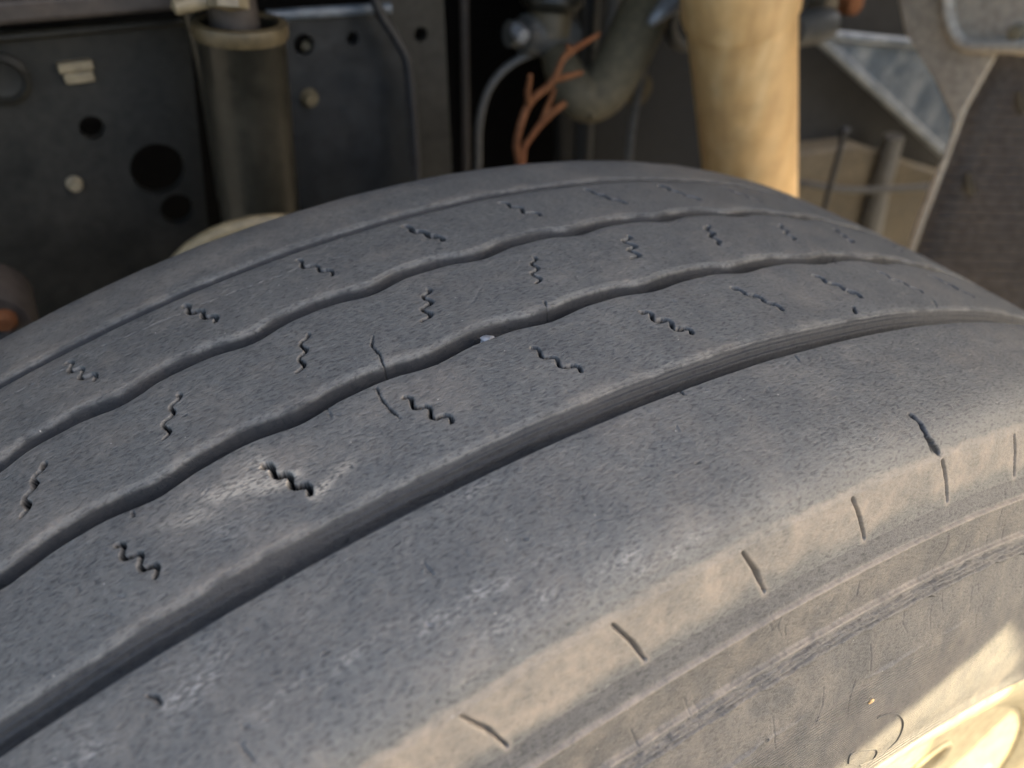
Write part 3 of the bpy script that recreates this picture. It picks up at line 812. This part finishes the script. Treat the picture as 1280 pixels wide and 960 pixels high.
# rust-coloured twig
YT = 0.26
tw = empty('dry_twig', at_y((658, 195), YT), 'forked rust-orange dry twig standing behind the tyre below the coupling', 'twig')
zt = lambda L_: [at_y((560 + 0.2344 * a, 0.2344 * b), YT + dy) for a, b, dy in L_]
main = tube('stem', zt([(385, 900, 0), (365, 790, 0), (378, 700, 0), (415, 585, .004), (460, 520, .006), (540, 455, .01), (580, 390, .012), (610, 320, .014), (645, 280, .018), (700, 245, .02), (805, 180, .026)]),
            [0.0026, 0.0026, 0.0026, 0.0027, 0.0026, 0.0026, 0.0023, 0.0022, 0.0027, 0.0021, 0.0016], 'copper', tw, 10, 5)
tube('branch', zt([(430, 560, .004), (425, 490, .0), (440, 400, -.004)]), [0.0021, 0.0023, 0.0015], 'copper', tw, 9, 5)
tube('branch', zt([(560, 430, .010), (630, 410, .012), (715, 385, .012)]), [0.0020, 0.0023, 0.0016], 'copper', tw, 9, 5)
tube('branch', zt([(650, 275, .016), (635, 240, .016)]), [0.0021, 0.0016], 'copper', tw, 9, 4)
tube('branch', zt([(395, 880, .002), (405, 790, .006), (450, 720, .012), (500, 655, .016), (560, 595, .018), (620, 550, .022)]), [0.0031, 0.0022, 0.0022, 0.0026, 0.0028, 0.0023], 'copper', tw, 10, 5)
tube('branch', zt([(500, 650, .016), (530, 570, .02), (570, 470, .022)]), [0.0023, 0.0021, 0.0016], 'copper', tw, 9, 5)

# big hanging hose
hose = empty('hanging_hose', at_y((722, 130), 0.34), 'thick olive-grey rubber hose hanging in a J bend behind the tyre', 'hose')
tube('hose', [at_y((838, -60), 0.36), at_y((812, 0), 0.355), at_y((790, 50), 0.35), at_y((764, 100), 0.345), at_y((742, 122), 0.345), at_y((722, 118), 0.35), at_y((706, 92), 0.37), at_y((694, 60), 0.40)],
     [.021, .021, .021, .0205, .0195, .018, .016, .013], 'hose', hose, 20)
tube('seam', [at_y((866, -60), 0.35), at_y((838, 0), 0.345), at_y((812, 52), 0.338), at_y((784, 108), 0.333), at_y((760, 134), 0.333), at_y((735, 142), 0.333)], .0052, 'hose', hose, 10)
tag(tube('coolant_pipe', [at_y((738, -20), 0.47), at_y((735, 60), 0.47), at_y((728, 200), 0.47), at_y((722, 320), 0.47)], 0.0095, 'rail_blue'),
    'dark blue-grey upright pipe partly hidden behind the olive hose', 'pipe')
tag(tube('vent_pipe', [at_y((772, -20), 0.44), at_y((764, 30), 0.44), at_y((752, 70), 0.44)], 0.0065, 'wire'), 'short grey-green pipe leaning beside the olive hose', 'pipe')
tag(tube('guard_wire', [at_y((813, 30), 0.36), at_y((806, 75), 0.36), at_y((797, 120), 0.36), at_y((788, 175), 0.36), at_y((782, 260), 0.36)], .0036, 'wire'), 'thin grey-brown wire between the olive hose and tan tube', 'wire')
bolt_at((798, 112), 0.40, 0.012, 'hose', empty('clip_boss', at_y((798, 112), 0.40), 'small dull round boss behind the grey-brown wire', 'boss'))
cl_ = empty('pale_clip', at_y((822, 22), 0.33), 'pale grey pointed clip beside the top of the olive hose', 'clip')
tube('blade', [at_y((842, 2), 0.33), at_y((826, 16), 0.33), at_y((812, 30), 0.33)], [.009, .0065, .003], 'silver', cl_, 12)
lp = empty('loop_bracket', at_y((850, 55), 0.37), 'grey rounded loop bracket half hidden behind the tan tube', 'bracket')
tube('loop', [at_y((870, 12), 0.37), at_y((846, 14), 0.37), at_y((838, 30), 0.37), at_y((842, 50), 0.37), at_y((858, 56), 0.37), at_y((880, 52), 0.37)], .006, 'grey', lp, 12)

# dark engine side and housing behind everything
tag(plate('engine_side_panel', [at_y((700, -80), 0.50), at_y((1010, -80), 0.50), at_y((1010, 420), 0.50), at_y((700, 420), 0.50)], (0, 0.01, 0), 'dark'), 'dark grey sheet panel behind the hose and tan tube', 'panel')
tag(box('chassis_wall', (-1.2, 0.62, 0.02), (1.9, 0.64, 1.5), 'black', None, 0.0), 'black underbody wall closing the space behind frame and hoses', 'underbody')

# ------------------------------------------------------------------ tan tube
YP = 0.27
pt, pb = at_y((922, -60), YP), at_y((942, 300), YP + 0.02)
pole = empty('tan_tube', pb, 'thick tan streaked upright tube with a collar, behind the tyre', 'tube')
axp = pt - pb; ln = axp.length
w0 = 0.0405; wt = 0.0400
def r_at(px_w, y, row): return px_w
h_col = (at_y((925, 22), YP) - pb).length
lathe('barrel', [(w0, -0.12), (w0 * 0.99, 0.0), (w0 * 0.985, ln * 0.3), (wt, h_col)], pb, axp, 'pole', pole, 48)
lathe('collar', [(wt - 0.001, h_col - 0.001), (wt + 0.0022, h_col + 0.001), (wt + 0.003, h_col + 0.006), (wt + 0.002, h_col + 0.030), (wt + 0.001, ln + 0.05)], pb, axp, 'pole', pole, 48)

# ------------------------------------------------------------------ right side: bracket panel, beam, dipstick, bodywork, flap
YR = 0.40
bp_ = empty('corner_bracket', at_y((1110, 120), YR), 'scuffed blue-grey triangular bracket with bright folded edge right of tan tube', 'bracket')
plate('web', [at_y((1020, 42), YR), at_y((1110, 58), YR), at_y((1240, 75), YR), at_y((1230, 230), YR), at_y((1180, 192), YR)], (0.004, 0.006, 0), 'bracket', bp_)
tube('folded_edge', [at_y((1020, 44), YR - 0.004), at_y((1090, 108), YR - 0.004), at_y((1180, 192), YR - 0.004), at_y((1240, 248), YR - 0.004)], 0.0062, 'bracket', bp_, 12)
tube('upper_edge', [at_y((1020, 42), YR - 0.004), at_y((1100, 50), YR - 0.004), at_y((1220, 62), YR - 0.004)], 0.0055, 'bracket', bp_, 12)
hd = empty('bracket_hinge', at_y((1012, 42), YR - 0.01), 'small grey rounded hinge at the tip of the triangular bracket', 'hinge')
lathe('knuckle', [(0, -0.03), (0.015, -0.028), (0.017, 0), (0.015, 0.028), (0, 0.03)], at_y((1012, 34), YR - 0.01), (1, 0.1, 0.0), 'grey', hd, 24)
for px, lb in (((1030, 6), 'brown-grey'), ((1062, 4), 'orange-brown')):
    e = empty('round_stud', at_y(px, YR + 0.03), '%s round stud head above the triangular bracket' % lb, 'stud')
    lathe('head', [(0, -0.012), (0.0105, -0.009), (0.0125, 0.0), (0.0125, 0.01)], at_y(px, YR + 0.03), (0, 1, 0), 'dustmetal' if 'grey' in lb else 'copper', e, 20)
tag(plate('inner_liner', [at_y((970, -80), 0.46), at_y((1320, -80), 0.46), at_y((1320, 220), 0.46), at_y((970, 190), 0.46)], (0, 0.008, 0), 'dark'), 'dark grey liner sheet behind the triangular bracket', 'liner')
cm = empty('cross_member', at_y((1070, 330), 0.43), 'tan dusty cross member low behind the tyre between tube and bodywork', 'beam')
plate('face', [at_y((960, 196), 0.43), at_y((1075, 182), 0.43), at_y((1230, 235), 0.43), at_y((1230, 520), 0.43), at_y((960, 480), 0.43)], (0, 0.05, 0), 'dustmetal', cm, bevel=0.006)
tube('rib', [at_y((1118, 170), 0.42), at_y((1098, 240), 0.42), at_y((1078, 330), 0.42)], [0.012, 0.014, 0.018], 'wire', cm, 12)
dk = empty('dipstick', at_y((1032, 262), 0.36), 'thin black rod with a small knob standing before the tan cross member', 'rod')
tube('rod', [at_y((1055, 168), 0.36), at_y((1045, 205), 0.36), at_y((1028, 270), 0.36)], 0.0031, 'cable', dk, 10)
lathe('knob', [(0, -0.004), (0.0052, -0.002), (0.0052, 0.003), (0, 0.005)], at_y((1056, 164), 0.36), (0, 0, 1), 'cable', dk, 12)
tag(tube('battery_cable', [at_y((960, 224), 0.385), at_y((1000, 229), 0.385), at_y((1060, 237), 0.385), at_y((1120, 236), 0.385), at_y((1180, 232), 0.385)], 0.0040, 'cable'), 'black cable crossing the tan cross member behind the rod', 'cable')

XB = 0.62
bw = empty('arch_bodywork', at_x((1200, 330), XB), 'beige body panel with rounded recess above the mud flap', 'body panel')
plate('panel', [at_x((1104, -90), XB), at_x((1400, -90), XB), at_x((1400, 90), XB), at_x((1246, 66), XB), at_x((1205, 140), XB), at_x((1172, 230), XB), at_x((1130, 340), XB), at_x((1136, 300), XB),
               at_x((1160, 235), XB), at_x((1186, 175), XB), at_x((1190, 150), XB), at_x((1168, 100), XB), at_x((1130, 40), XB)], (0.012, 0.004, 0), 'beige', bw, bevel=0.003)
tube('recess_rim', [at_x((1182, -60), XB - 0.004), at_x((1184, 0), XB - 0.004), at_x((1190, 35), XB - 0.004), at_x((1208, 56), XB - 0.004), at_x((1245, 58), XB - 0.004), at_x((1330, 58), XB - 0.004)], 0.006, 'beige', bw, 12)
bolt = lathe('bolt', [(0, -0.008), (0.006, -0.007), (0.007, 0.0), (0.007, 0.006)], at_x((1274, 40), XB), (1, 0, 0), 'bolt', bw, 16)
XF = 0.66
fl = empty('mud_flap', at_x((1250, 420), XF), 'dusty dark brown ribbed rubber mud flap hanging right of the tyre', 'mud flap')
plate('sheet', [at_x((1238, 40), XF), at_x((1420, 40), XF), at_x((1420, 700), XF), at_x((1120, 620), XF), at_x((1140, 330), XF), at_x((1180, 200), XF)], (0.008, 0.002, 0), 'flap', fl, bevel=0.002)
for i in range(26):
    y_ = 80 + i * 12
    tube('rib', [at_x((1222 - (y_ - 80) * 0.42 + 14, y_), XF - 0.0005), at_x((1330, y_ + 3), XF - 0.0005), at_x((1410, y_ + 5), XF - 0.0005)], 0.0011, 'flap', fl, 6, 2)
for px, s in (((1212, 232), 0.012), ((1276, 130), 0.010)):
    tube('mud_smear', [at_x((px[0] - 2, px[1] - 16), XF - 0.0006), at_x(px, XF - 0.0008), at_x((px[0] + 4, px[1] + 12), XF - 0.0006)], [0.003, s * 0.5, 0.004], 'dustmetal', fl, 8, 4)

# something brown at the far left, low behind the tyre
lw = empty('rear_shackle', at_y((5, 395), 0.24), 'brown rusty shackle end low at the frame rail beside the tyre', 'shackle')
lathe('eye', [(0.024, 0.02), (0.025, 0.0), (0.022, -0.006), (0.012, -0.007), (0.010, -0.002), (0, -0.002)], at_y((-22, 402), 0.24), (0.1, 1, 0.2), 'flange', lw, 30)
lathe('pin', [(0.006, 0.01), (0.006, -0.008), (0.004, -0.010), (0, -0.010)], at_y((4, 390), 0.236), (0.1, 1, 0.2), 'copper', lw, 20)

# ------------------------------------------------------------------ unseen panels added outside the frame, shaped to block sun and sky
XC = 0.62
def sun_to_x(P, x):
    t = (x - P.x) / SUN[0]
    return Vector((x, P.y + SUN[1] * t, P.z + SUN[2] * t))
apex = sun_to_x(on_side((1258, 780)), XC)
lft = sun_to_x(on_side((1050, 955)), XC)
rgt = sun_to_x(on_side((1276, 832)), XC)
dl = (lft - apex).normalized(); dr = (rgt - apex).normalized()
sun_blocker = empty('cab_body', (XC, 0.1, Z0 + 0.49), 'beige cab wall standing ahead of the wheel', 'cab')
plate('wall', [Vector((XC, 0.37, Z0 + 0.455)), Vector((XC, 0.62, Z0 + 0.44)), Vector((XC, 0.62, 2.1)), Vector((XC, apex.y + dl.y * 0.9, 2.1)), apex + dl * 0.9, apex, apex + dr * 0.27, Vector((XC, 0.2, Z0 + 0.49))][::-1], (0.012, 0, 0), 'beige', sun_blocker)  # added blocker, outer edge notched to let a sun wedge through
ZF = 0.74 + Z0
sky_blocker = empty('deck_floor', (0, 0.3, ZF), 'dark body floor above the frame rail', 'body floor')
plate('sheet', [Vector((-1.1, 0.62, ZF)), Vector((0.60, 0.62, ZF)), Vector((0.60, 0.22, ZF)), Vector((0.15, 0.16, ZF)), Vector((-1.1, -0.02, ZF))], (0, 0, 0.006), 'rail', sky_blocker)  # added overhead sheet, slanted to darken the inner left ribs
tag(box('front_cowl', (1.20, -0.25, Z0 + 0.05), (1.215, 0.34, Z0 + 1.35), 'dark', None, 0.003), 'dark upright cowl sheet beyond the mud flap', 'cowl')  # added to keep sun off the background sheets
